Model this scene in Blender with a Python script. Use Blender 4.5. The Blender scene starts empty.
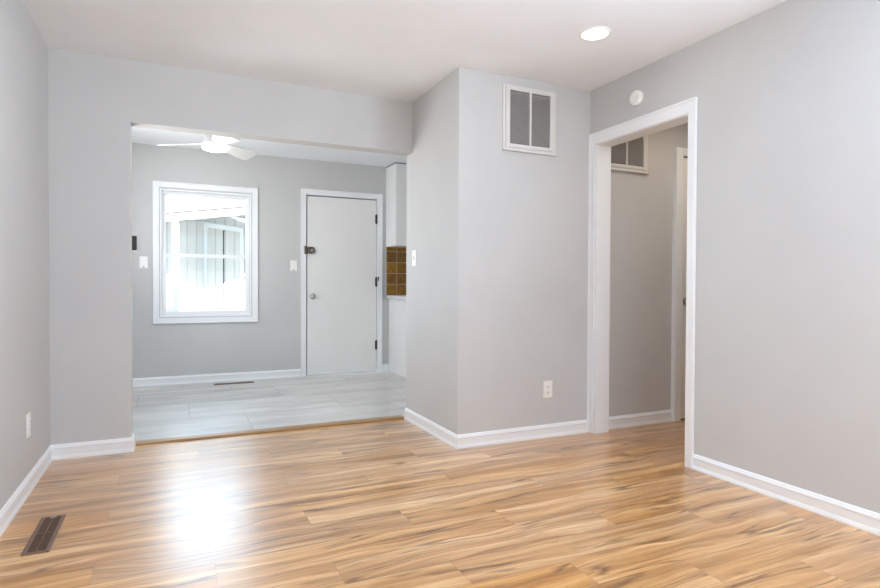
import bpy, bmesh, math, random
from mathutils import Vector, Matrix
random.seed(7)
C = bpy.context.scene.collection
sc = bpy.context.scene

# ------------------------------------------------------------------ camera
fw = Vector((0.4216847, 0.90661872, -0.01498383))
rt = Vector((0.90673827, -0.4216758, 0.00390317))
up = Vector((0.00277963, 0.01523232, 0.99988012))
cd = bpy.data.cameras.new('camera')
cd.sensor_fit = 'HORIZONTAL'; cd.sensor_width = 36.0
cd.lens = 574.6983 / 880 * 36
cd.clip_start = 0.05; cd.clip_end = 200
cam = bpy.data.objects.new('camera', cd); C.objects.link(cam)
m = Matrix((rt, up, -fw)).transposed().to_4x4(); m.translation = Vector((0, 0, 1.0489))
cam.matrix_world = m
sc.camera = cam

# ------------------------------------------------------------------ world, sun, window daylight, added fill lamps, exposure
w = bpy.data.worlds.new('sky'); sc.world = w; w.use_nodes = True
wt = w.node_tree; wn = wt.nodes['Background']
# bright hazy sky: brightest over the yard beyond the far window, dimmer overhead and behind
tc = wt.nodes.new('ShaderNodeTexCoord'); sx = wt.nodes.new('ShaderNodeSeparateXYZ'); wt.links.new(tc.outputs['Generated'], sx.inputs[0])
mr = wt.nodes.new('ShaderNodeMapRange'); mr.interpolation_type = 'SMOOTHSTEP'
mr.inputs['From Min'].default_value = .35; mr.inputs['From Max'].default_value = .85
mr.inputs['To Min'].default_value = 1.8; mr.inputs['To Max'].default_value = 13
wt.links.new(sx.outputs[1], mr.inputs['Value']); wt.links.new(mr.outputs[0], wn.inputs['Strength'])
wn.inputs['Color'].default_value = (0.52, 0.76, 1.0, 1)

def light(name, kind, loc, energy, color=(1, 1, 1), direction=None, **kw):
    l = bpy.data.lights.new(name, kind); l.energy = energy; l.color = color
    for k, v in kw.items(): setattr(l, k, v)
    o = bpy.data.objects.new(name, l); C.objects.link(o); o.location = loc
    if direction is not None:
        o.rotation_euler = Vector(direction).to_track_quat('-Z', 'Y').to_euler()
    return o

light('sun', 'SUN', (0, -5, 8), 30.0, (1.0, 0.99, 0.97), (0.0, 1.0, -0.80), angle=0.01)
# daylight through the wide window of the rear wall, behind the camera: sky from above, plus an upward lamp added to brighten the ceiling
light('rear_window_sky', 'AREA', (1.0, -2.70, 1.60), 4, (0.84, 0.94, 1.06), (0, 1, -0.15),
      shape='RECTANGLE', size=2.9, size_y=1.4)
light('rear_ceiling_fill', 'AREA', (1.0, -2.75, 1.10), 9, (0.76, 0.91, 1.12), (0, 1, 1.3),
      shape='RECTANGLE', size=2.9, size_y=1.0)
# fill lamps added behind unseen side openings to brighten walls, ceiling and kitchen
light('left_fill_light', 'AREA', (-.80, 1.05, 1.45), 2.5, (0.76, 0.91, 1.12), (1, 0, .8),
      shape='RECTANGLE', size=1.3, size_y=1.2)
light('right_fill_light', 'AREA', (2.86, -.15, 1.45), 136, (0.76, 0.91, 1.12), (-1, 0, .9),
      shape='RECTANGLE', size=2.0, size_y=1.2)
light('kitchen_fill_light', 'AREA', (-.80, 5.05, 1.45), 33, (1.0, 0.98, 0.96), (1, 0, .8),
      shape='RECTANGLE', size=1.1, size_y=1.1)
pt = light('window_portal', 'AREA', (.333, 6.76, 1.37), 1, (1, 1, 1), (0, -1, 0), shape='RECTANGLE', size=.95, size_y=1.36)
pt.data.cycles.is_portal = True
sc.view_settings.view_transform = 'Standard'
sc.view_settings.look = 'None'
sc.view_settings.exposure = 0.0
sc.view_settings.gamma = 1.0
sc.view_settings.use_curve_mapping = False
sc.cycles.max_bounces = 12
sc.cycles.diffuse_bounces = 8
sc.cycles.caustics_reflective = False
sc.cycles.sample_clamp_indirect = 6

# ------------------------------------------------------------------ materials
def lin(h):
    c = [int(h[i:i+2], 16) / 255 for i in (0, 2, 4)]
    return tuple(v / 12.92 if v <= .04045 else ((v + .055) / 1.055) ** 2.4 for v in c) + (1,)

class NT:
    def __init__(s, name):
        s.m = bpy.data.materials.new(name); s.m.use_nodes = True
        s.t = s.m.node_tree; s.b = s.t.nodes['Principled BSDF']; s.out = s.t.nodes['Material Output']
    def n(s, t, **kw):
        o = s.t.nodes.new(t)
        for k, v in kw.items(): setattr(o, k, v)
        return o
    def l(s, a, b): s.t.links.new(a, b)
    def val(s, x):
        return x
    def math(s, op, a, b=None, c=None, clamp=False):
        o = s.n('ShaderNodeMath', operation=op); o.use_clamp = clamp
        for i, v in enumerate((a, b, c)):
            if v is None: continue
            if isinstance(v, (int, float)): o.inputs[i].default_value = v
            else: s.l(v, o.inputs[i])
        return o.outputs[0]
    def comb(s, x, y, z=0.0):
        o = s.n('ShaderNodeCombineXYZ')
        for i, v in enumerate((x, y, z)):
            if isinstance(v, (int, float)): o.inputs[i].default_value = v
            else: s.l(v, o.inputs[i])
        return o.outputs[0]
    def noise(s, vec, scale=1, detail=3, rough=.5, dist=0):
        o = s.n('ShaderNodeTexNoise'); s.l(vec, o.inputs['Vector'])
        o.inputs['Scale'].default_value = scale; o.inputs['Detail'].default_value = detail
        o.inputs['Roughness'].default_value = rough; o.inputs['Distortion'].default_value = dist
        return o.outputs['Fac']
    def ramp(s, fac, stops):
        o = s.n('ShaderNodeValToRGB'); s.l(fac, o.inputs[0]); e = o.color_ramp.elements
        while len(e) < len(stops): e.new(.5)
        for q, (p, c) in zip(e, stops):
            q.position = p; q.color = c if len(c) == 4 else tuple(c) + (1,)
        return o.outputs[0]
    def mix(s, fac, a, b, mode='MIX'):
        o = s.n('ShaderNodeMix', data_type='RGBA', blend_type=mode)
        for i, v in ((0, fac), (6, a), (7, b)):
            if isinstance(v, (int, float, tuple)): o.inputs[i].default_value = v
            else: s.l(v, o.inputs[i])
        return o.outputs[2]
    def xyz(s):
        tc = s.n('ShaderNodeTexCoord'); sp = s.n('ShaderNodeSeparateXYZ'); s.l(tc.outputs['Object'], sp.inputs[0])
        return tc.outputs['Object'], sp.outputs
    def bump(s, h, strength=.1, dist=.002):
        o = s.n('ShaderNodeBump'); o.inputs['Strength'].default_value = strength
        o.inputs['Distance'].default_value = dist; s.l(h, o.inputs['Height']); s.l(o.outputs[0], s.b.inputs['Normal'])

def paint(name, hexc, rough=.6, spec=.3, var=.02, bump=.06, metal=0.0, scale=180):
    t = NT(name); o, _ = t.xyz(); c = lin(hexc)
    n1 = t.noise(o, 2.5, 3)
    d = tuple(v * (1 - var) for v in c[:3]) + (1,)
    u = tuple(min(1, v * (1 + var)) for v in c[:3]) + (1,)
    t.l(t.ramp(n1, [(.3, d), (.7, u)]), t.b.inputs['Base Color'])
    t.b.inputs['Roughness'].default_value = rough
    t.b.inputs['Specular IOR Level'].default_value = spec
    t.b.inputs['Metallic'].default_value = metal
    if bump: t.bump(t.noise(o, scale, 2), bump, .001)
    return t.m

WALL = paint('grey_wall_paint', 'C9C9C8', .55, .25)
KWALL = WALL
CEIL = paint('ceiling_paint', 'EDF0F3', .8, .2)
TRIM = paint('white_trim_paint', 'EFF1F3', .35, .4, .01, 0)
DOORP = paint('door_paint', 'EDECEA', .4, .4, .01, .02)
PLATE = paint('white_plastic', 'F2F1EE', .3, .5, 0, 0)
CABM = paint('white_cabinet', 'F0F0F0', .3, .5, .01, 0)
STONE = paint('pale_countertop', 'DCDBD8', .3, .5, .04, 0)
BLACK = paint('black_plastic', '16181A', .35, .4, 0, 0)
SLOT = paint('dark_slot', '3A3836', .6, .2, 0, 0)
NICKEL = paint('satin_nickel', 'B9B7B3', .28, .5, .02, 0, 1.0)
BRONZE = paint('aged_bronze', '6E655A', .38, .5, .05, 0, .9)
HINGE = paint('dark_hinge_metal', '4A4844', .4, .5, .05, 0, .8)
LOUV = paint('grey_louvre_paint', 'A5A19E', .5, .3, .02, 0)
FANH = paint('fan_housing_enamel', 'A9A9A7', .45, .3, .01, 0)
FANM = paint('fan_enamel', 'D6D6D4', .45, .3, .01, 0)
GRILM = paint('grille_enamel', 'DAD8D5', .4, .3, .01, 0)
DUCT = paint('dark_duct', '858180', .8, .1, 0, 0)
BROWNM = paint('brown_register_metal', '7A5F4E', .4, .4, .05, 0, .2)
BROWND = paint('dark_register_well', '3A2A24', .8, .1, .05, 0)
SEAL = paint('dark_weatherstrip', '4A4844', .7, .2, 0, 0)
SIDING_W = paint('white_outdoor_paint', 'F4F4F4', .5, .3, .01, 0)
CONC = paint('concrete', 'A9A7A2', .9, .2, .08, .1)
ROOFM = paint('roof_shingle', '8A8886', .9, .1, .1, .2)
SOFF = paint('soffit_paint', 'B9B9B5', .7, .2, .02, 0)
DRIP = paint('drip_edge_metal', '4C4C4A', .8, .1, .02, 0)
LEAF = paint('tree_leaves', '4D6A3A', .6, .3, .3, 0)
BARK = paint('tree_bark', '6B5A49', .9, .1, .2, .2)

def siding_mat():
    t = NT('grey_board_siding'); o, s = t.xyz()
    fx = t.math('FRACT', t.math('MULTIPLY', s[0], 1 / .145))
    g = t.math('LESS_THAN', fx, .09)
    n1 = t.noise(t.comb(t.math('MULTIPLY', s[0], 12), s[1], s[2]), 2, 2)
    base = t.ramp(n1, [(.3, lin('D8D4CE')), (.7, lin('E2DED8'))])
    t.l(t.mix(g, base, lin('BFBBB6')), t.b.inputs['Base Color'])
    t.b.inputs['Roughness'].default_value = .8
    return t.m
SIDING = siding_mat()

def emis(name, color, strength):
    t = NT(name); t.b.inputs['Base Color'].default_value = (.9, .9, .9, 1)
    t.b.inputs['Emission Color'].default_value = color; t.b.inputs['Emission Strength'].default_value = strength
    return t.m
LENS = emis('lit_lamp_lens', (1, .98, .95, 1), 9)

def glass_mat():
    t = NT('window_glass')
    fr = t.n('ShaderNodeFresnel'); fr.inputs[0].default_value = 1.45
    tr = t.n('ShaderNodeBsdfTransparent'); tr.inputs[0].default_value = (.97, .985, .98, 1)
    gl = t.n('ShaderNodeBsdfGlossy'); gl.inputs['Roughness'].default_value = .02
    mx = t.n('ShaderNodeMixShader'); t.l(fr.outputs[0], mx.inputs[0]); t.l(tr.outputs[0], mx.inputs[1]); t.l(gl.outputs[0], mx.inputs[2])
    t.l(mx.outputs[0], t.out.inputs['Surface'])
    return t.m
GLASS = glass_mat()

def wood_floor():
    t = NT('laminate_planks'); o, s = t.xyz(); X, Y = s[0], s[1]
    PW, PL = .182, 1.22
    ry = t.math('MULTIPLY', t.math('SUBTRACT', Y, 3.404 - PW * 60), 1 / PW)
    row = t.math('FLOOR', ry); fy = t.math('FRACT', ry)
    # row 60 starts at 3.404; the row below it has its joint at x = 0.14
    r3 = t.math('MODULO', t.math('MULTIPLY', t.math('ADD', row, 1), 2), 3)
    ux = t.math('SUBTRACT', t.math('MULTIPLY', t.math('SUBTRACT', X, .14 - PL * 20), 1 / PL), t.math('MULTIPLY', r3, 1 / 3))
    pl = t.math('FLOOR', ux); fx = t.math('FRACT', ux)
    wn_ = t.n('ShaderNodeTexWhiteNoise', noise_dimensions='3D'); t.l(t.comb(row, pl, 3.3), wn_.inputs['Vector'])
    sp = t.n('ShaderNodeSeparateColor'); t.l(wn_.outputs['Color'], sp.inputs[0])
    r1, r2, r4 = sp.outputs[0], sp.outputs[1], sp.outputs[2]
    ox = t.math('ADD', X, t.math('MULTIPLY', r1, 37)); oz = t.math('MULTIPLY', r2, 19)
    oy = t.math('ADD', Y, t.math('MULTIPLY', r4, 11))
    # long slow wander of the grain
    w1 = t.math('SUBTRACT', t.noise(t.comb(t.math('MULTIPLY', ox, 1.3), t.math('MULTIPLY', oy, 4.0), oz), 1, 2), .5)
    w2 = t.math('SUBTRACT', t.noise(t.comb(t.math('MULTIPLY', ox, 5), t.math('MULTIPLY', oy, 12), oz), 1, 2), .5)
    yy = t.math('ADD', t.math('ADD', oy, t.math('MULTIPLY', w1, .15)), t.math('MULTIPLY', w2, .012))
    broad = t.noise(t.comb(t.math('MULTIPLY', ox, .9), t.math('MULTIPLY', yy, 15), oz), 1, 4, .55)
    fine = t.noise(t.comb(t.math('MULTIPLY', ox, 1.6), t.math('MULTIPLY', yy, 75), oz), 1, 4, .6)
    vfine = t.noise(t.comb(t.math('MULTIPLY', ox, 7.0), t.math('MULTIPLY', yy, 240), oz), 1, 2, .6)
    base = t.ramp(broad, [(.30, lin('9C6C3C')), (.43, lin('BC8A55')), (.54, lin('CE9D68')), (.68, lin('E9C08C'))])
    c = t.mix(t.math('MULTIPLY', t.math('SUBTRACT', .50, fine, clamp=True), 3.6, clamp=True), base, lin('8E5F33'))
    c = t.mix(t.math('MULTIPLY', t.math('SUBTRACT', fine, .56, clamp=True), 2.2, clamp=True), c, lin('F4D4A8'))
    c = t.mix(t.math('MULTIPLY', t.math('SUBTRACT', .5, vfine, clamp=True), .7, clamp=True), c, lin('93643A'))
    # dark mineral veins
    def veins(c, fx_, fy_, off, width, thr, amt):
        v = t.noise(t.comb(t.math('MULTIPLY', ox, fx_), t.math('MULTIPLY', yy, fy_), t.math('ADD', oz, off)), 1, 3, .5)
        vein = t.math('SUBTRACT', 1, t.math('MULTIPLY', t.math('ABSOLUTE', t.math('SUBTRACT', v, .5)), width), clamp=True)
        msk = t.noise(t.comb(t.math('MULTIPLY', ox, 2.4), t.math('MULTIPLY', yy, 8), t.math('ADD', oz, off + 4)), 1, 2, .5)
        msk = t.math('MULTIPLY', t.math('SUBTRACT', msk, thr, clamp=True), 9, clamp=True)
        return t.mix(t.math('MULTIPLY', t.math('MULTIPLY', vein, msk), amt), c, lin('55300F'))
    c = veins(c, .7, 9, 5, 40, .47, .78)
    c = veins(c, 1.0, 20, 27, 30, .53, .6)
    # knots
    kv = t.n('ShaderNodeTexVoronoi'); t.l(t.comb(t.math('MULTIPLY', ox, 1.6), t.math('MULTIPLY', yy, 6.5), oz), kv.inputs['Vector'])
    kv.inputs['Scale'].default_value = 1.0
    kd = kv.outputs['Distance']
    ring = t.math('MULTIPLY_ADD', t.math('SINE', t.math('MULTIPLY', kd, 60)), .5, .5)
    km = t.math('MULTIPLY', t.math('SUBTRACT', .22, kd, clamp=True), 5, clamp=True)
    ksel = t.math('GREATER_THAN', t.noise(kv.outputs['Position'], 3.1, 0), .52)
    km = t.math('MULTIPLY', km, ksel)
    c = t.mix(t.math('MULTIPLY', km, t.math('MULTIPLY_ADD', ring, .5, .15)), c, lin('8A6140'))
    # plank tone
    tone = t.math('MULTIPLY_ADD', r2, .18, .93)
    hs = t.n('ShaderNodeHueSaturation'); t.l(c, hs.inputs['Color']); t.l(tone, hs.inputs['Value'])
    t.l(t.math('MULTIPLY_ADD', r1, .14, .98), hs.inputs['Saturation'])
    c = hs.outputs[0]
    ey = t.math('MULTIPLY', t.math('MINIMUM', fy, t.math('SUBTRACT', 1, fy)), PW)
    ex = t.math('MULTIPLY', t.math('MINIMUM', fx, t.math('SUBTRACT', 1, fx)), PL)
    gap = t.math('LESS_THAN', t.math('MINIMUM', ey, ex), .0011)
    c = t.mix(t.math('MULTIPLY', gap, .4), c, lin('6B4C33'))
    t.l(c, t.b.inputs['Base Color'])
    t.l(t.math('MULTIPLY_ADD', fine, .08, .27), t.b.inputs['Roughness'])
    t.b.inputs['IOR'].default_value = 1.5
    t.b.inputs['Specular IOR Level'].default_value = .6
    t.b.inputs['Coat Weight'].default_value = 1.0; t.b.inputs['Coat Roughness'].default_value = .28
    h = t.math('SUBTRACT', t.math('MULTIPLY', vfine, .25), gap)
    t.bump(h, .12, .001)
    return t.m
WOODF = wood_floor()

def tile_floor():
    t = NT('grey_stone_tiles'); o, s = t.xyz(); X, Y = s[0], s[1]
    TW, TL = .612, 1.22
    ry = t.math('MULTIPLY', t.math('SUBTRACT', Y, 4.880 - TW * 20), 1 / TW)
    row = t.math('FLOOR', ry); fy = t.math('FRACT', ry)
    r3 = t.math('MODULO', t.math('MULTIPLY', t.math('ADD', row, 1), 2), 3)
    ux = t.math('SUBTRACT', t.math('MULTIPLY', t.math('SUBTRACT', X, .12 - TL * 20), 1 / TL), t.math('MULTIPLY', r3, 1 / 3))
    pl = t.math('FLOOR', ux); fx = t.math('FRACT', ux)
    wn_ = t.n('ShaderNodeTexWhiteNoise', noise_dimensions='3D'); t.l(t.comb(row, pl, 1.3), wn_.inputs['Vector'])
    sp = t.n('ShaderNodeSeparateColor'); t.l(wn_.outputs['Color'], sp.inputs[0])
    ox = t.math('ADD', X, t.math('MULTIPLY', sp.outputs[0], 31)); oz = t.math('MULTIPLY', sp.outputs[1], 17)
    a = t.noise(t.comb(t.math('MULTIPLY', ox, 1.2), t.math('MULTIPLY', Y, 5), oz), 1, 5, .6, .6)
    b = t.noise(t.comb(t.math('MULTIPLY', ox, 3), t.math('MULTIPLY', Y, 8), oz), 1, 4, .6, .3)
    c = t.ramp(a, [(.25, lin('B2AFAA')), (.45, lin('C9C6C1')), (.6, lin('D6D3CF')), (.78, lin('E4E2DE'))])
    c = t.mix(t.math('MULTIPLY', t.math('SUBTRACT', .5, b, clamp=True), 1.6, clamp=True), c, lin('ABA7A2'))
    hs = t.n('ShaderNodeHueSaturation'); t.l(c, hs.inputs['Color']); t.l(t.math('MULTIPLY_ADD', sp.outputs[2], .10, .95), hs.inputs['Value'])
    ey = t.math('MULTIPLY', t.math('MINIMUM', fy, t.math('SUBTRACT', 1, fy)), TW)
    ex = t.math('MULTIPLY', t.math('MINIMUM', fx, t.math('SUBTRACT', 1, fx)), TL)
    gap = t.math('MAXIMUM', t.math('LESS_THAN', ey, .0055), t.math('LESS_THAN', ex, .0025))
    c = t.mix(gap, hs.outputs[0], lin('A3A09C'))
    t.l(c, t.b.inputs['Base Color'])
    t.b.inputs['Roughness'].default_value = .27
    t.b.inputs['Coat Weight'].default_value = .6; t.b.inputs['Coat Roughness'].default_value = .3
    t.bump(t.math('SUBTRACT', 1, gap), .2, .001)
    return t.m
TILEF = tile_floor()

def splash_mat():
    t = NT('amber_glazed_tiles'); o, s = t.xyz(); X, Z = s[0], s[2]
    fx = t.math('MULTIPLY', X, 1 / .1330); fz = t.math('MULTIPLY', Z, 1 / .1330)
    wn_ = t.n('ShaderNodeTexWhiteNoise', noise_dimensions='3D'); t.l(t.comb(t.math('FLOOR', fx), t.math('FLOOR', fz), 4.7), wn_.inputs['Vector'])
    c = t.ramp(wn_.outputs['Value'], [(0, lin('6A4418')), (.3, lin('9A6C20')), (.6, lin('B07E28')), (1, lin('7E5220'))])
    n1 = t.noise(o, 30, 4, .65)
    c = t.mix(t.math('MULTIPLY', t.math('SUBTRACT', n1, .35, clamp=True), 2.6, clamp=True), c, lin('54401C'))
    gx, gz = t.math('FRACT', fx), t.math('FRACT', fz)
    e = t.math('MINIMUM', t.math('MINIMUM', gx, t.math('SUBTRACT', 1, gx)), t.math('MINIMUM', gz, t.math('SUBTRACT', 1, gz)))
    g = t.math('LESS_THAN', e, .022)
    t.l(t.mix(g, c, lin('B9A88A')), t.b.inputs['Base Color'])
    t.l(t.math('MULTIPLY_ADD', g, .6, .25), t.b.inputs['Roughness'])
    t.bump(t.math('MULTIPLY_ADD', g, -1, n1), .3, .003)
    return t.m
SPLASH = splash_mat()

def oak_mat():
    t = NT('oak_threshold'); o, s = t.xyz()
    n1 = t.noise(t.comb(t.math('MULTIPLY', s[0], 2), t.math('MULTIPLY', s[1], 60), s[2]), 1, 3)
    t.l(t.ramp(n1, [(.3, lin('94714A')), (.7, lin('B08C63'))]), t.b.inputs['Base Color'])
    t.b.inputs['Roughness'].default_value = .35
    return t.m
OAK = oak_mat()

# ------------------------------------------------------------------ mesh helpers
def BM(): return bmesh.new()
def bx(bm, x0, x1, y0, y1, z0, z1, bev=0.0, seg=2):
    vs = [bm.verts.new((x, y, z)) for x in (x0, x1) for y in (y0, y1) for z in (z0, z1)]
    F = [(0, 1, 3, 2), (4, 6, 7, 5), (0, 4, 5, 1), (2, 3, 7, 6), (0, 2, 6, 4), (1, 5, 7, 3)]
    fs = [bm.faces.new([vs[i] for i in f]) for f in F]
    if bev:
        es = list({e for f in fs for e in f.edges})
        bmesh.ops.bevel(bm, geom=es, offset=bev, segments=seg, profile=.5, affect='EDGES')
    return bm
def lathe(bm, prof, n=40, mat=None):
    rings = []
    for r, z in prof:
        if r < 1e-6: rings.append([bm.verts.new((0, 0, z))])
        else: rings.append([bm.verts.new((r * math.cos(2 * math.pi * k / n), r * math.sin(2 * math.pi * k / n), z)) for k in range(n)])
    new = [v for q in rings for v in q]
    for a, b in zip(rings, rings[1:]):
        for k in range(n):
            k2 = (k + 1) % n
            if len(a) == 1 and len(b) == 1: continue
            if len(a) == 1: bm.faces.new((a[0], b[k2], b[k]))
            elif len(b) == 1: bm.faces.new((a[k], a[k2], b[0]))
            else: bm.faces.new((a[k], a[k2], b[k2], b[k]))
    if mat is not None: bmesh.ops.transform(bm, matrix=mat, verts=new)
    return bm
def prism(bm, prof, p0, p1, nrm, m0=0.0, m1=0.0):
    """extrude a (out, z) profile from p0 to p1; out is measured along nrm; m0/m1 mitre per unit of out"""
    p0, p1, nrm = Vector(p0), Vector(p1), Vector(nrm); d = (p1 - p0).normalized()
    a = [bm.verts.new(p0 + nrm * o + d * (m0 * o) + Vector((0, 0, z))) for o, z in prof]
    b = [bm.verts.new(p1 + nrm * o + d * (m1 * o) + Vector((0, 0, z))) for o, z in prof]
    n = len(prof)
    for k in range(n): bm.faces.new((a[k], a[(k + 1) % n], b[(k + 1) % n], b[k]))
    bm.faces.new(a); bm.faces.new(b[::-1])
    return bm
def extr(bm, pts, y0, y1, axis='y'):
    f = {'y': lambda u, v, t: (u, t, v), 'x': lambda u, v, t: (t, u, v), 'z': lambda u, v, t: (u, v, t)}[axis]
    a = [bm.verts.new(f(u, v, y0)) for u, v in pts]; b = [bm.verts.new(f(u, v, y1)) for u, v in pts]
    n = len(pts)
    for k in range(n): bm.faces.new((a[k], a[(k + 1) % n], b[(k + 1) % n], b[k]))
    bm.faces.new(a); bm.faces.new(b[::-1])
    return bm
def obj(name, bm, mat, parent=None, smooth=False, loc=None):
    bmesh.ops.recalc_face_normals(bm, faces=bm.faces)
    me = bpy.data.meshes.new(name); bm.to_mesh(me); bm.free()
    me.materials.append(mat)
    if smooth:
        for p in me.polygons: p.use_smooth = True
        try: me.set_sharp_from_angle(angle=math.radians(35))
        except Exception: pass
    o = bpy.data.objects.new(name, me); C.objects.link(o)
    if parent is not None: o.parent = parent
    if loc is not None: o.location = loc
    return o
def tag(o, label=None, cat=None, group=None, kind=None):
    if label: o['label'] = label
    if cat: o['category'] = cat
    if group: o['group'] = group
    if kind: o['kind'] = kind
    return o
def thing(name, loc, label, cat, group=None, kind=None, rot=None):
    o = bpy.data.objects.new(name, None); C.objects.link(o); o.location = loc
    o.empty_display_size = .05
    if rot is not None: o.rotation_euler = rot
    return tag(o, label, cat, group, kind)
def struct(name, bm, mat, label, cat, smooth=False):
    return tag(obj(name, bm, mat, smooth=smooth), label, cat, kind='structure')

# ------------------------------------------------------------------ plan
XL, XP, XR = -.664, 1.658, 2.712
YB, YBB, YV, YK, YR = 4.070, 4.192, 3.289, 6.615, -2.60
ZC, ZK, ZH, XJ = 2.440, 2.480, 2.058, -.237
XRO = 2.837          # hall side of the right wall
XH, XK = 4.30, 3.00  # end of the hall, right side of the kitchen
ZT = 2.56

# floors
b = BM(); bx(b, XL, XH, YR, YV, -.10, 0); bx(b, XL, XP, YV, 4.23, -.10, 0)
struct('floor', b, WOODF, 'light brown laminate plank floor with dark grain streaks', 'floor')
b = BM(); bx(b, XL, XK, 4.23, YK, -.10, .002)
struct('floor_kitchen', b, TILEF, 'pale grey stone tile floor of the room beyond the opening', 'floor')
# ceilings
b = BM(); bx(b, XL, XH, YR, YB, ZC, ZT)
struct('ceiling', b, CEIL, 'off-white flat ceiling of the front room', 'ceiling')
b = BM(); bx(b, XL, XK, YBB, YK, ZK, ZT)
struct('ceiling_kitchen', b, CEIL, 'white ceiling beyond the wide opening, above the fan', 'ceiling')
# walls
b = BM()
def wall_x(b, x0, x1, y0, y1, holes):
    y = y0
    for a, c, z0, z1 in holes:
        bx(b, x0, x1, y, a, -.1, ZT); bx(b, x0, x1, a, c, -.1, z0); bx(b, x0, x1, a, c, z1, ZT); y = c
    bx(b, x0, x1, y, y1, -.1, ZT)
wall_x(b, XL - .12, XL, YR - .12, YK + .12, [(.35, 1.75, .80, 2.15), (4.50, 5.60, .90, 2.10)])
struct('wall_left', b, WALL, 'light grey wall on the left with a low outlet', 'wall')
b = BM(); extr(b, [(XL, -.1), (XJ, -.1), (XJ, ZH), (XP, ZH), (XP, ZT), (XL, ZT)], YB, YBB)
struct('wall_back', b, WALL, 'light grey wall with the wide cased-free opening and header', 'wall')
b = BM(); extr(b, [(XP, YV), (XH, YV), (XH, YV + .10), (XP + .10, YV + .10), (XP + .10, YBB), (XP, YBB)], -.1, ZT, 'z')
struct('wall_divider', b, WALL, 'grey wall with projecting corner, return air grille and switch', 'wall')
b = BM(); wall_x(b, XR, XRO, YR, 1.0, [(-1.20, .90, .80, 2.15)])
extr(b, [(1.0, -.1), (2.425, -.1), (2.425, 2.051), (3.222, 2.051), (3.222, -.1), (YV, -.1), (YV, ZT), (1.0, ZT)], XR, XRO, 'x')
struct('wall_right', b, WALL, 'light grey wall on the right around the hall doorway', 'wall')
b = BM()
wx0, wx1, wz0, wz1 = -.120, .785, .706, 2.038     # window opening
dx0, dx1, dz1 = 1.372, 2.252, 2.090               # entry door opening
bx(b, XL, wx0, YK, YK + .12, -.1, ZT); bx(b, wx0, wx1, YK, YK + .12, -.1, wz0); bx(b, wx0, wx1, YK, YK + .12, wz1, ZT)
bx(b, wx1, dx0, YK, YK + .12, -.1, ZT); bx(b, dx0, dx1, YK, YK + .12, dz1, ZT); bx(b, dx1, XK + .12, YK, YK + .12, -.1, ZT)
struct('wall_kitchen_back', b, KWALL, 'grey far wall with the window and white entry door', 'wall')
b = BM(); bx(b, XK, XK + .12, YBB, YK, -.1, ZT)
struct('wall_kitchen_right', b, KWALL, 'grey side wall behind the white cabinets', 'wall')
b = BM(); bx(b, XP + .10, XK + .12, YBB - .10, YBB, -.1, ZT)
struct('wall_kitchen_front', b, KWALL, 'grey wall behind the projecting corner', 'wall')
b = BM(); bx(b, XH, XH + .12, 2.0, YV + .10, -.1, ZT)
struct('wall_hall_end', b, WALL, 'grey wall at the end of the hall', 'wall')
b = BM(); bx(b, XRO, XH + .12, 1.88, 2.0, -.1, ZT)
struct('wall_hall_front', b, WALL, 'grey near wall of the hall', 'wall')
b = BM()
bx(b, XL, -.5, YR - .12, YR, -.1, ZT); bx(b, 2.5, XR + .125, YR - .12, YR, -.1, ZT)
bx(b, -.5, 2.5, YR - .12, YR, -.1, .5); bx(b, -.5, 2.5, YR - .12, YR, 2.3, ZT)
struct('wall_rear', b, WALL, 'grey rear wall with a wide window behind the viewer', 'wall')
b = BM(); bx(b, XL - .5, XH + .5, -5.4, YK + .4, ZT, ZT + .12)  # long rear overhang added to keep sun out of the rear window
struct('roof', b, ROOFM, 'flat roof over the rooms, rear overhang added to block the sun', 'roof')

# baseboards: shoe, flat and a rounded cap
BP = [(0, 0), (.0155, 0), (.0158, .008), (.013, .018), (.0105, .024), (.0105, .062), (.0125, .065), (.0125, .070), (.0085, .079), (.006, .086), (.002, .089), (0, .089)]
def base(name, segs, label):
    b = BM()
    for p0, p1, nr, m0, m1 in segs: prism(b, BP, p0, p1, nr, m0, m1)
    struct(name, b, TRIM, label, 'baseboard')
base('baseboard_left', [((XL, YR, 0), (XL, YB, 0), (1, 0, 0), 0, -1)], 'white baseboard along the left wall')
base('baseboard_back', [((XL, YB, 0), (XJ, YB, 0), (0, -1, 0), 1, 1), ((XJ, YB, 0), (XJ, YBB, 0), (1, 0, 0), -1, 0)], 'white baseboard left of the wide opening')
base('baseboard_divider', [((XP, YBB, 0), (XP, YV, 0), (-1, 0, 0), 0, 1), ((XP, YV, 0), (XR - .018, YV, 0), (0, -1, 0), -1, 0)], 'white baseboard round the projecting corner')
base('baseboard_right', [((XR, 2.362, 0), (XR, YR, 0), (-1, 0, 0), 0, 0)], 'white baseboard along the right wall')
base('baseboard_hall', [((XRO, YV, 0), (3.514, YV, 0), (0, -1, 0), 0, 0)], 'white baseboard seen through the hall doorway')
base('baseboard_kitchen', [((XL, YK, 0), (1.322, YK, 0), (0, -1, 0), 0, 0)], 'white baseboard under the window')
base('baseboard_corner', [((2.302, YK, 0), (2.386, YK, 0), (0, -1, 0), 0, 0)], 'short white baseboard between entry door and cabinet')

# oak threshold between the floors
b = BM(); extr(b, [(4.190, .0), (4.190, .008), (4.198, .015), (4.262, .016), (4.276, .010), (4.282, .0)], XJ + .016, XP - .016, 'x')
struct('trim_1', b, OAK, 'oak threshold strip between planks and tiles', 'threshold')

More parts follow.
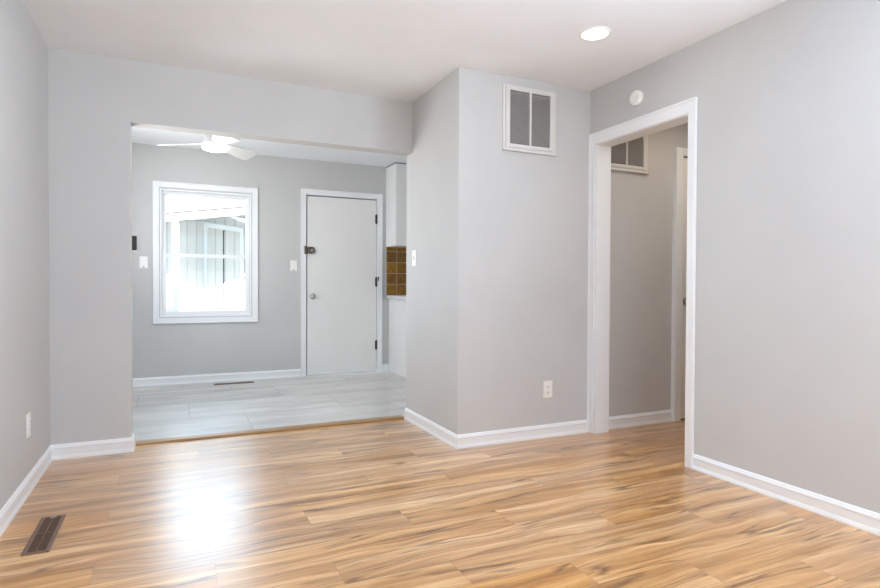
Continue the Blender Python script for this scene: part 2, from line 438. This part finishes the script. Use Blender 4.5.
# ------------------------------------------------------------------ hall doorway trim (right wall)
t = thing('door_3', (XR, 2.82, 0), 'white cased open doorway in the right wall leading to the hall', 'doorway', kind='structure')
def rel(bm, o):
    bmesh.ops.translate(bm, vec=-Vector(o.location), verts=bm.verts); return bm
def casing_leg_x(y0, y1, z0, z1):   # stepped casing board on the face x = XR
    b = BM(); x1 = XR
    bx(b, x1 - .014, x1, y0, y1, z0, z1, .003); return b
ci0, ci1, co0, co1, czi, czo = 2.419, 3.228, 2.362, YV - .002, 2.046, 2.127
def cas_profile(b, pts):  # not bevelled: a flat board with raised outer bead
    pass
b = BM(); bx(b, XR - .014, XR, co0, ci0, 0, czo, .003); bx(b, XR - .019, XR - .013, co0, co0 + .016, 0, czo, .003); obj('casing', rel(b, t), TRIM, t)
b = BM(); bx(b, XR - .014, XR, ci1, co1, 0, czo, .003); bx(b, XR - .019, XR - .013, co1 - .016, co1, 0, czo, .003); obj('casing', rel(b, t), TRIM, t)
b = BM(); bx(b, XR - .0135, XR, ci0 + .0005, ci1 - .0005, czi, czo, .003); bx(b, XR - .019, XR - .013, co0 + .016, co1 - .016, czo - .016, czo, .003); obj('head_casing', rel(b, t), TRIM, t)
b = BM(); bx(b, XR - .002, XRO + .002, 2.420, 2.428, 0, 2.050, .001); bx(b, XR - .002, XRO + .002, 3.218, 3.226, 0, 2.050, .001)
bx(b, XR - .002, XRO + .002, 2.428, 3.218, 2.042, 2.050, .001); obj('jamb', rel(b, t), TRIM, t)
b = BM(); bx(b, XRO, XRO + .014, 2.36, 2.419, 0, czo); bx(b, XRO, XRO + .014, 2.419, 3.228, czi + .004, czo); obj('hall_casing', rel(b, t), TRIM, t)

# ------------------------------------------------------------------ hall door
t = thing('door_2', (3.514, YV, 0), 'white interior door with knob, partly seen through the hall doorway', 'door', kind='structure')
b = BM(); bx(b, 3.514, 3.584, YV - .040, YV, 0, 2.120, .003); obj('casing', rel(b, t), TRIM, t)
b = BM(); bx(b, 4.265, 4.30, YV - .040, YV, 0, 2.120, .003); obj('casing', rel(b, t), TRIM, t)
b = BM(); bx(b, 3.584, 4.265, YV - .040, YV, 2.062, 2.120, .003); obj('head_casing', rel(b, t), TRIM, t)
b = BM(); bx(b, 3.588, 4.262, YV - .022, YV - .002, .012, 2.050, .002); s_ = obj('slab', rel(b, t), DOORP, t)
b = BM(); bx(b, 3.584, 4.265, YV - .012, YV, .0, 2.062); obj('stop', rel(b, t), SEAL, t)
b = BM(); lathe(b, [(0, 0), (.031, 0), (.031, .006), (.013, .010), (.012, .030), (.024, .040), (.029, .052), (.026, .064), (.014, .070), (0, .071)], 28,
      Matrix.Translation((3.640, YV - .022, .930)) @ Matrix.Rotation(math.pi / 2, 4, 'X'))
k = obj('knob', rel(b, t), NICKEL, t, True)
b = BM(); bx(b, 3.586, 3.591, YV - .0245, YV - .021, .90, .96); obj('latch_plate', rel(b, t), HINGE, t)

# ------------------------------------------------------------------ entry door
t = thing('door_1', (1.81, YK, 0), 'white flush entry door with dark latch and silver knob', 'door', kind='structure')
b = BM(); bx(b, 1.325, 1.382, YK - .018, YK, 0, 2.145, .003); bx(b, 1.325, 1.337, YK - .023, YK - .017, 0, 2.145, .002); obj('casing', rel(b, t), TRIM, t)
b = BM(); bx(b, 2.240, 2.299, YK - .018, YK, 0, 2.145, .003); bx(b, 2.287, 2.299, YK - .023, YK - .017, 0, 2.145, .002); obj('casing', rel(b, t), TRIM, t)
b = BM(); bx(b, 1.3825, 2.2395, YK - .0178, YK, 2.083, 2.145, .003); bx(b, 1.337, 2.287, YK - .023, YK - .017, 2.133, 2.145, .002); obj('head_casing', rel(b, t), TRIM, t)
b = BM(); bx(b, 1.372, 1.388, YK, YK + .12, 0, 2.082); bx(b, 2.236, 2.252, YK, YK + .12, 0, 2.082); bx(b, 1.388, 2.236, YK, YK + .12, 2.080, 2.090); obj('jamb', rel(b, t), TRIM, t)
b = BM(); bx(b, 1.388, 2.236, YK + .050, YK + .065, 0.0, 2.080); obj('weatherstrip', rel(b, t), SEAL, t)
b = BM(); bx(b, 1.397, 2.230, YK + .004, YK + .048, .010, 2.068, .002); slab = obj('slab', rel(b, t), DOORP, t)
for z in (1.843, 1.087, .327):
    b = BM()
    lathe(b, [(0, 0), (.008, 0), (.008, .115), (0, .115)], 14, Matrix.Translation((2.231, YK - .004, z - .057)))
    bx(b, 2.214, 2.232, YK + .0025, YK + .006, z - .052, z + .052)
    obj('hinge', rel(b, t), HINGE, t, True)
b = BM(); bx(b, 2.236, 2.252, YK - .034, YK - .017, 1.138, 1.150, .002); bx(b, 2.243, 2.250, YK - .034, YK - .017, 1.10, 1.150, .002)
obj('door_catch', rel(b, t), HINGE, t)
b = BM(); bx(b, 1.360, 1.384, YK - .036, YK - .018, 1.400, 1.492, .004); obj('strike_keeper', rel(b, t), BRONZE, t)
b = BM(); bx(b, 1.399, 1.440, YK - .030, YK + .004, 1.408, 1.484, .005)
lathe(b, [(0, 0), (.039, 0), (.039, .026), (.033, .032), (0, .032)], 32, Matrix.Translation((1.442, YK + .004, 1.446)) @ Matrix.Rotation(math.pi / 2, 4, 'X'))
lock = obj('rim_lock', rel(b, t), BRONZE, t, True)
b = BM(); lathe(b, [(0, 0), (.016, 0), (.016, .006), (0, .008)], 24, Matrix.Translation((1.446, YK - .028, 1.446)) @ Matrix.Rotation(math.pi / 2, 4, 'X'))
bx(b, 1.442, 1.450, YK - .050, YK - .034, 1.434, 1.458, .002)
obj('thumb_turn', rel(b, t), NICKEL, t, True)
b = BM(); lathe(b, [(0, 0), (.033, 0), (.033, .006), (.013, .010), (.012, .028), (.022, .036), (.025, .046), (.023, .056), (.014, .062), (0, .063)], 32,
      Matrix.Translation((1.461, YK + .004, .915)) @ Matrix.Rotation(math.pi / 2, 4, 'X'))
obj('knob', rel(b, t), NICKEL, t, True)

# ------------------------------------------------------------------ kitchen window
t = thing('window_1', (.333, YK, .64), 'white double-hung window beside the entry door', 'window', kind='structure')
wo = (-.185, .852, .640, 2.110)
def ring(b, x0, x1, z0, z1, wd, y0, y1, bev=.002):
    bx(b, x0, x0 + wd, y0, y1, z0, z1, bev); bx(b, x1 - wd, x1, y0, y1, z0, z1, bev)
    bx(b, x0 + wd, x1 - wd, y0, y1, z0, z0 + wd, bev); bx(b, x0 + wd, x1 - wd, y0, y1, z1 - wd, z1, bev)
b = BM(); ring(b, wo[0], wo[1], wo[2], wo[3], .058, YK - .018, YK); ring(b, wo[0], wo[1], wo[2], wo[3], .013, YK - .024, YK - .016); obj('casing', rel(b, t), TRIM, t)
b = BM(); ring(b, wx0, wx1, wz0, wz1, .018, YK - .004, YK + .12); ring(b, wx0 + .018, wx1 - .018, wz0 + .018, wz1 - .018, .014, YK + .04, YK + .10); obj('window_frame', rel(b, t), TRIM, t)
ux0, ux1 = wx0 + .026, wx1 - .026
b = BM()
bx(b, ux0, ux0 + .030, YK + .060, YK + .085, 1.335, 2.012, .002); bx(b, ux1 - .030, ux1, YK + .060, YK + .085, 1.335, 2.012, .002)
bx(b, ux0 + .03, ux1 - .03, YK + .060, YK + .085, 1.975, 2.012, .002); bx(b, ux0 + .03, ux1 - .03, YK + .060, YK + .085, 1.335, 1.368, .002)
su = obj('upper_sash', rel(b, t), TRIM, t)
b = BM(); bx(b, ux0 + .028, ux1 - .028, YK + .070, YK + .075, 1.365, 1.978); g = obj('pane', rel(b, t), GLASS, su)
b = BM()
bx(b, ux0 - .006, ux0 + .034, YK + .028, YK + .056, .722, 1.372, .002); bx(b, ux1 - .034, ux1 + .006, YK + .028, YK + .056, .722, 1.372, .002)
bx(b, ux0 + .034, ux1 - .034, YK + .028, YK + .056, .722, .768, .002); bx(b, ux0 + .034, ux1 - .034, YK + .028, YK + .056, 1.335, 1.372, .002)
sl_ = obj('lower_sash', rel(b, t), TRIM, t)
b = BM(); bx(b, ux0 + .032, ux1 - .032, YK + .040, YK + .045, .766, 1.337); obj('pane', rel(b, t), GLASS, sl_)
b = BM(); bx(b, .320, .346, YK + .016, YK + .030, 1.366, 1.378, .003); obj('sash_lock', rel(b, sl_) if False else rel(b, t), TRIM, t)

# ------------------------------------------------------------------ rear window (behind the viewer)
t = thing('window_2', (1.0, YR, .5), 'wide window in the rear wall', 'window', kind='structure')
b = BM(); ring(b, -.58, 2.58, .42, 2.38, .08, YR, YR + .018); obj('casing', rel(b, t), TRIM, t)

def added_side_window(name, x, y0, y1, z0, z1, sgn, label):  # unseen openings added for the fill lamps
    t = thing(name, (x, (y0 + y1) / 2, z0), label, 'window', kind='structure')
    b = BM(); xa, xb = sorted((x, x + sgn * .018)); w_ = .07
    bx(b, xa, xb, y0 - w_, y0, z0 - w_, z1 + w_); bx(b, xa, xb, y1, y1 + w_, z0 - w_, z1 + w_)
    bx(b, xa, xb, y0, y1, z0 - w_, z0); bx(b, xa, xb, y0, y1, z1, z1 + w_); obj('casing', rel(b, t), TRIM, t)
added_side_window('added_window_3', XL, .35, 1.75, .80, 2.15, 1, 'unseen window added in the left wall for fill light')
added_side_window('added_window_4', XR, -1.20, .90, .80, 2.15, -1, 'unseen window added in the right wall to light the room')
added_side_window('added_window_5', XL, 4.50, 5.60, .90, 2.10, 1, 'hidden side window added to brighten the room beyond the wide opening')

# ------------------------------------------------------------------ return air grilles
def grille(name, x0, z0, label):
    W_, H_ = .426, .432
    t = thing(name, (x0, YV, z0), label, 'vent grille', 'return air grilles high on the wall')
    b = BM()
    bx(b, 0, .022, -.006, 0, 0, H_, .001); bx(b, W_ - .022, W_, -.006, 0, 0, H_, .001)
    bx(b, .022, W_ - .022, -.006, 0, 0, .022, .001); bx(b, .022, W_ - .022, -.006, 0, H_ - .018, H_, .001)
    bx(b, .019, .052, -.015, -.001, .019, H_ - .015, .003); bx(b, W_ - .052, W_ - .019, -.015, -.001, .019, H_ - .015, .003)
    bx(b, .050, W_ - .050, -.0148, -.001, .019, .044, .003); bx(b, .050, W_ - .050, -.0148, -.001, H_ - .034, H_ - .015, .003)
    bx(b, -.004, W_ + .004, -.022, -.001, -.006, 0.0, .001)
    obj('frame', b, GRILM, t)
    b = BM(); bx(b, .205, .220, -.016, -.001, .042, H_ - .032, .002); obj('mullion', b, GRILM, t)
    b = BM(); bx(b, .048, W_ - .048, -.0035, -.001, .040, H_ - .030); obj('backing', b, DUCT, t)
    n = 30; z = .052
    b = BM()
    for i in range(n):
        z = .050 + i * (H_ - .094) / n
        for xa, xb in ((.051, .204), (.221, W_ - .051)):
            vs = [(-.011, z), (-.0098, z + .0008), (-.004, z + .0110), (-.0040, z + .0095)]
            extr(b, vs, xa, xb, 'x')
    obj('louvres', b, LOUV, t)
    for xx, zz in ((.025, .020), (W_ - .025, .020), (.025, H_ - .018), (W_ - .025, H_ - .018)):
        b = BM(); lathe(b, [(0, 0), (.004, 0), (.003, .002), (0, .0025)], 12, Matrix.Translation((xx, -.014, zz)) @ Matrix.Rotation(math.pi / 2, 4, 'X')); obj('screw', b, TRIM, t, True)
    return t
grille('air_grille', 1.980, 1.951, 'large white return air grille on the projecting wall left of the hall doorway')
grille('air_grille', 2.827, 1.900, 'white return air grille cut off by the hall doorway frame')

# ------------------------------------------------------------------ outlets and switches (built facing -y, then turned)
def plate_outlet(name, loc, rz, label):
    t = thing(name, loc, label, 'outlet', rot=(0, 0, rz))
    b = BM(); bx(b, -.038, .038, -.006, 0, -.060, .060, .003); obj('cover_plate', b, PLATE, t)
    for z in (-.020, .020):
        b = BM(); bx(b, -.017, .017, -.009, -.005, z - .0155, z + .0155, .004); s = obj('socket', b, PLATE, t)
        b = BM(); bx(b, -.0085, -.006, -.0094, -.0088, z - .004, z + .006); bx(b, .006, .0085, -.0094, -.0088, z - .003, z + .005)
        lathe(b, [(0, 0), (.0025, 0), (.0025, .0006), (0, .0006)], 10, Matrix.Translation((0, -.0088, z - .009)) @ Matrix.Rotation(math.pi / 2, 4, 'X'))
        obj('slots', b, SLOT, s)
    b = BM(); lathe(b, [(0, 0), (.003, 0), (.002, .0015), (0, .0018)], 10, Matrix.Translation((0, -.006, 0)) @ Matrix.Rotation(math.pi / 2, 4, 'X')); obj('screw', b, PLATE, t, True)
    return t
def plate_switch(name, loc, rz, label, kind='rocker'):
    t = thing(name, loc, label, 'light switch', rot=(0, 0, rz))
    b = BM(); bx(b, -.038, .038, -.006, 0, -.060, .060, .003); obj('cover_plate', b, PLATE, t)
    if kind == 'rocker':
        b = BM(); bx(b, -.018, .018, -.008, -.005, -.034, .034, .001); obj('rocker_frame', b, PLATE, t)
        b = BM(); extr(b, [(-.0155, -.031), (-.0085, -.031), (-.0115, .031), (-.0075, .031)][:0] or [(-.005, -.031), (-.0125, -.031), (-.0085, .031), (-.005, .031)], -.0155, .0155, 'x'); obj('rocker', b, PLATE, t)
        b = BM(); bx(b, -.009, .009, -.0085, -.0078, -.052, -.046); obj('slide_dimmer', b, SLOT, t)
    else:
        b = BM(); bx(b, -.006, .006, -.0065, -.0055, -.013, .013); obj('toggle_slot', b, LOUV, t)
        b = BM(); bx(b, -.0045, .0045, -.019, -.005, .000, .010, .002); obj('toggle', b, PLATE, t)
    return t
plate_outlet('wall_outlet', (2.355, YV, .331), 0, 'white duplex outlet low on the wall below the large grille')
plate_outlet('wall_outlet', (XL, 3.490, .337), math.pi / 2, 'white outlet low on the left wall above its baseboard')
plate_switch('light_switch', (XP, 4.024, 1.254), -math.pi / 2, 'white toggle switch on the side of the projecting corner', 'toggle')
plate_switch('light_switch', (1.243, YK, 1.265), 0, 'white rocker switch just left of the entry door')
plate_switch('light_switch', (-.270, YK, 1.273), 0, 'white rocker switch left of the window, below the black keypad')

# keypad / thermostat
t = thing('wall_keypad', (-.386, YK, 1.39), 'small black keypad on the far wall at the opening edge', 'thermostat')
b = BM(); bx(b, -.054, .054, -.012, 0, -.012, .148, .006); obj('wall_bracket', b, PLATE, t)
b = BM(); bx(b, -.056, .056, -.026, -.011, .002, .148, .006); obj('housing', b, BLACK, t)
b = BM(); bx(b, -.044, .044, -.0268, -.0255, .060, .134, .0005); obj('screen', b, SLOT, t)

# smoke detector on the right wall (axis -x)
t = thing('smoke_detector', (XR, 2.826, 2.254), 'round white detector on the wall above the hall doorway', 'smoke detector')
R = Matrix.Rotation(-math.pi / 2, 4, 'Y')
b = BM(); lathe(b, [(0, 0), (.046, 0), (.046, .008), (0, .008)], 48, R); obj('base_plate', b, PLATE, t, True)
b = BM(); lathe(b, [(.030, .008), (.049, .008), (.050, .014), (.049, .024), (.044, .031), (.034, .034), (.033, .0325), (.030, .0325), (.029, .0345), (0, .036)], 48, R); obj('cover', b, PLATE, t, True)
b = BM(); lathe(b, [(0, .035), (.006, .0355), (.006, .0372), (0, .0375)], 20, R); obj('test_button', b, PLATE, t, True)

# ------------------------------------------------------------------ recessed downlights
def downlight(loc, label, power, color=(.95, .98, 1)):
    t = thing('recessed_downlight', loc, label, 'ceiling light')
    b = BM(); lathe(b, [(.070, 0), (.088, 0), (.088, -.003), (.084, -.006), (.074, -.0075), (.070, -.004)], 48); obj('trim_ring', b, PLATE, t, True)
    b = BM(); lathe(b, [(0, -.0035), (.0705, -.0035), (.0705, -.001), (0, -.001)], 48); obj('lens', b, LENS, t, True)
    l = bpy.data.lights.new('downlight_lamp', 'AREA'); l.shape = 'DISK'; l.size = .13; l.energy = power; l.color = color; l.spread = math.radians(165)
    o = bpy.data.objects.new('downlight_lamp', l); C.objects.link(o); o.parent = t; o.location = (0, 0, -.009)
    return t
downlight((2.113, 2.532, ZC), 'round lit recessed downlight in the ceiling before the grille wall', .8)
downlight((.05, 2.532, ZC), 'round recessed downlight above the left side of the room, out of view', 3)
downlight((2.113, .3, ZC), 'round recessed downlight over the near right of the room, out of view', 11)
downlight((.05, .3, ZC), 'round recessed downlight above the viewer, out of view', 11)
downlight((3.45, 2.62, ZC), 'round recessed downlight in the hall ceiling, out of view', 5, (1.0, .84, .68))

# ------------------------------------------------------------------ ceiling fan
t = thing('ceiling_fan', (.340, 5.400, ZK), 'white low-profile ceiling fan with lit round lamp', 'ceiling fan')
b = BM(); lathe(b, [(0, 0), (.078, 0), (.080, -.012), (.080, -.118), (.076, -.124), (0, -.124)], 48); obj('canopy', b, FANH, t, True)
b = BM(); lathe(b, [(0, -.124), (.060, -.124), (.060, -.136), (0, -.136)], 40); obj('rotor_gap', b, SLOT, t, True)
b = BM(); lathe(b, [(0, -.136), (.096, -.136), (.104, -.142), (.106, -.152), (.106, -.212), (.104, -.217), (0, -.217)], 56); obj('motor_housing', b, FANH, t, True)
b = BM(); lathe(b, [(.0, -.217), (.108, -.217), (.110, -.222), (.108, -.240), (.098, -.254), (.070, -.262), (0, -.265)], 56); obj('light_lens', b, LENS, t, True)
for ang in (40, 160, 280):
    R = Matrix.Rotation(math.radians(ang), 4, 'Z') @ Matrix.Translation((0, 0, -.198)) @ Matrix.Rotation(math.radians(3.5), 4, 'Y') @ Matrix.Rotation(math.radians(-14), 4, 'X')
    b = BM()
    pts = [(.09, -.045), (.14, -.062), (.24, -.082), (.34, -.100), (.42, -.108), (.437, -.100), (.455, .080), (.445, .094), (.43, .096), (.30, .086), (.18, .066), (.09, .045)]
    extr(b, pts, -.004, .004, 'z'); bmesh.ops.transform(b, matrix=R, verts=b.verts); obj('blade', b, FANM, t)
l = bpy.data.lights.new('fan_lamp', 'AREA'); l.shape = 'DISK'; l.size = .20; l.energy = 6; l.color = (1, .98, .95)
o = bpy.data.objects.new('fan_lamp', l); C.objects.link(o); o.parent = t; o.location = (0, 0, -.272)

# ------------------------------------------------------------------ kitchen cabinets
t = thing('base_cabinet', (2.388, 5.0, 0), 'white base cabinet below the countertop, right of the entry door', 'cabinet')
b = BM(); bx(b, .018, .610, 0, 1.612, 0.002, .884); obj('body', b, CABM, t)
for y0, y1 in ((.004, .402), (.406, .804), (.808, 1.008)):
    b = BM(); bx(b, 0, .0175, y0, y1, .1, .875, .002); d = obj('door', b, CABM, t)
    b = BM(); bx(b, -.020, -.014, y1 - .05, y1 - .04, .68, .78, .002); bx(b, -.016, 0, y1 - .049, y1 - .041, .69, .70); bx(b, -.016, 0, y1 - .049, y1 - .041, .76, .77); obj('handle', b, NICKEL, d)
b = BM(); bx(b, 0, .0175, 1.010, 1.612, 0.002, .884, .001); obj('side_panel', b, CABM, t)
b = BM(); bx(b, 2.350, XK, 4.98, YK - .010, .886, .926, .004)
tag(obj('countertop', b, STONE), 'pale countertop slab with a thin edge under the amber tiles', 'countertop')
b = BM(); bx(b, 0, XK - 2.355, -.008, 0, 0, .615)
o = obj('backsplash', b, SPLASH, loc=(2.355, YK, .926)); tag(o, 'brown and amber glazed tile backsplash between counter and upper cabinet', 'backsplash')
t = thing('wall_cabinet', (2.350, YK, 1.530), 'tall white upper cabinet hanging above the amber tiles', 'cabinet')
b = BM(); bx(b, 0, .62, -.318, 0, .010 - .03, .936, .001); bx(b, 0, .62, -.02, 0, .934, .936); obj('body', b, CABM, t)
b = BM(); bx(b, .006, .62, -.300, -.01, .936, .949); obj('top_gap_shade', b, SLOT, t)  # dark strip colours in the shade between cabinet and ceiling
b = BM(); bx(b, .002, .305, -.338, -.319, -.018, .934, .003); d = obj('door', b, CABM, t)
b = BM(); bx(b, .308, .618, -.338, -.319, -.018, .934, .003); d = obj('door', b, CABM, t)

# ------------------------------------------------------------------ floor registers
def register(loc, lx, ly, label, lever=True):
    t = thing('floor_register', loc, label, 'floor vent')
    b = BM(); long_y = ly > lx
    fwd = .016
    bx(b, 0, fwd, 0, ly, 0, .005, .002); bx(b, lx - fwd, lx, 0, ly, 0, .005, .002)
    bx(b, fwd, lx - fwd, 0, fwd, 0, .005, .002); bx(b, fwd, lx - fwd, ly - fwd, ly, 0, .005, .002)
    if long_y: bx(b, fwd, lx - fwd, ly * .5 - .005, ly * .5 + .005, 0.0, .0045)
    else: bx(b, lx * .5 - .005, lx * .5 + .005, fwd, ly - fwd, 0.0, .0045)
    obj('frame', b, BROWNM, t)
    b = BM(); bx(b, fwd, lx - fwd, fwd, ly - fwd, 0.0003, .0012); obj('well', b, BROWND, t)
    b = BM()
    L = (ly if long_y else lx) - 2 * fwd; n = 30
    for i in range(n):
        p = fwd + (i + .5) * L / n
        if abs(p - (L + 2 * fwd) / 2) < .007: continue
        if long_y: bx(b, fwd, lx - fwd, p - .0018, p + .0018, .0012, .0035)
        else: bx(b, p - .0018, p + .0018, fwd, ly - fwd, .0012, .0035)
    if long_y: bx(b, lx * .5 - .002, lx * .5 + .002, fwd, ly - fwd, .0012, .0038)
    else: bx(b, fwd, lx - fwd, ly * .5 - .002, ly * .5 + .002, .0012, .0038)
    obj('grating', b, BROWNM, t)
    if lever:
        b = BM(); bx(b, lx * .5 - .010, lx * .5 + .014, ly - fwd - .016, ly - fwd - .006, .003, .010, .002); obj('lever', b, NICKEL, t)
    return t
register((-.535, 2.668, 0), .094, .396, 'brown metal floor register near the left wall on the planks')
register((.385, 6.385, .002), .405, .085, 'dark narrow floor register in the tiles under the window', False)

# ------------------------------------------------------------------ outside
b = BM(); bx(b, -30, 30, 6.9, 60, -.25, -.15); bx(b, -30, 30, -30, -2.8, -.25, -.15)
struct('ground', b, CONC, 'pale ground outside the window', 'ground')
# neighbouring shed with a porch
sh = thing('garden_shed', (.495, 10.35, -.15), 'grey board-sided shed with white trim seen through the window', 'shed')
b = BM(); bx(b, -1.6, 0, 0, .12, 0, 2.9); bmesh.ops.transform(b, matrix=Matrix.Rotation(math.radians(40), 4, 'Z'), verts=b.verts); obj('front_wall', b, SIDING, sh)
aB = math.radians(-26)
RB = Matrix.Rotation(aB, 4, 'Z')
b = BM(); bx(b, 0.0, 3.4, 0, .12, 0, 2.9); bmesh.ops.transform(b, matrix=RB, verts=b.verts)
me_o = obj('side_wall', b, SIDING, sh)
def onB(b): bmesh.ops.transform(b, matrix=RB, verts=b.verts); return b
b = BM(); bx(b, -.02, .045, -.030, 0, 0, 2.235, .003); bx(b, .595, .65, -.030, 0, 0, 2.14, .003); extr(b, [(-.02, 2.16), (.65, 2.055), (.65, 2.135), (-.02, 2.24)], -.032, -.002, 'y'); obj('door_frame', onB(b), SIDING_W, sh)
b = BM(); bx(b, .048, .300, -.015, 0, .05, 2.10); bx(b, .325, .592, -.015, 0, .05, 2.08); d = obj('door', onB(b), SIDING, sh)
b = BM(); bx(b, .300, .325, -.012, 0, .05, 2.10); obj('door_gap', onB(b), SLOT, sh)
# roof, rising to the right, with white fascia, and porch post
def zt(x): return 2.02 + .145 * (x + .1)
b = BM()
extr(b, [(-3.2, zt(-3.2) + .00), (4.0, zt(4.0)), (4.0, zt(4.0) + .05), (-3.2, zt(-3.2) + .05)], 9.02, 14, 'y')
bmesh.ops.translate(b, vec=(-.495, -10.35, .15), verts=b.verts); obj('roof', b, SOFF, sh)
b = BM()
extr(b, [(-3.2, zt(-3.2) - .085), (4.0, zt(4.0) - .085), (4.0, zt(4.0) + .015), (-3.2, zt(-3.2) + .015)], 8.96, 9.02, 'y')
bmesh.ops.translate(b, vec=(-.495, -10.35, .15), verts=b.verts); obj('fascia', b, SIDING_W, sh)
b = BM(); extr(b, [(-3.2, zt(-3.2) + .016), (4.0, zt(4.0) + .016), (4.0, zt(4.0) + .034), (-3.2, zt(-3.2) + .034)], 8.95, 9.02, 'y')
bmesh.ops.translate(b, vec=(-.495, -10.35, .15), verts=b.verts); obj('drip_edge', b, DRIP, sh)
b = BM()
extr(b, [(.72, 2.075), (.80, 2.085), (1.30, 1.90), (1.30, 1.86)], 9.03, 9.09, 'y')
bmesh.ops.translate(b, vec=(-.495, -10.35, .15), verts=b.verts); obj('brace', b, SIDING_W, sh)
b = BM(); bx(b, -.502, -.412, -1.34, -1.25, 0, 2.14, .004); obj('porch_post', b, SIDING_W, sh)
b = BM(); bx(b, -3.2, -.50, -1.31, -1.28, .80, .86); obj('porch_rail', b, SIDING_W, sh)
# tree
tr = thing('garden_tree', (-1.62, 24, -.15), 'green tree far behind the shed roof', 'tree')
b = BM(); lathe(b, [(.16, 0), (.12, 1.2), (.08, 2.8), (.03, 4.6), (0, 4.7)], 10); obj('trunk', b, BARK, tr, True)
b = BM(); rnd = random.Random(3)
for i in range(700):
    a = rnd.uniform(0, 2 * math.pi); h = rnd.uniform(2.2, 5.6); r = rnd.uniform(.1, 1.55) * (1 - abs(h - 4.1) / 2.6)
    c = Vector((r * math.cos(a), r * math.sin(a), h)); M = Matrix.Translation(c) @ Matrix.Rotation(rnd.uniform(0, 6), 4, 'Z') @ Matrix.Rotation(rnd.uniform(0, 3), 4, 'X')
    s = rnd.uniform(.05, .12)
    vs = [b.verts.new(M @ Vector(q)) for q in ((-s, 0, 0), (0, -s * .5, .01), (s, 0, 0), (0, s * .5, .01))]
    b.faces.new(vs)
obj('foliage', b, LEAF, tr)
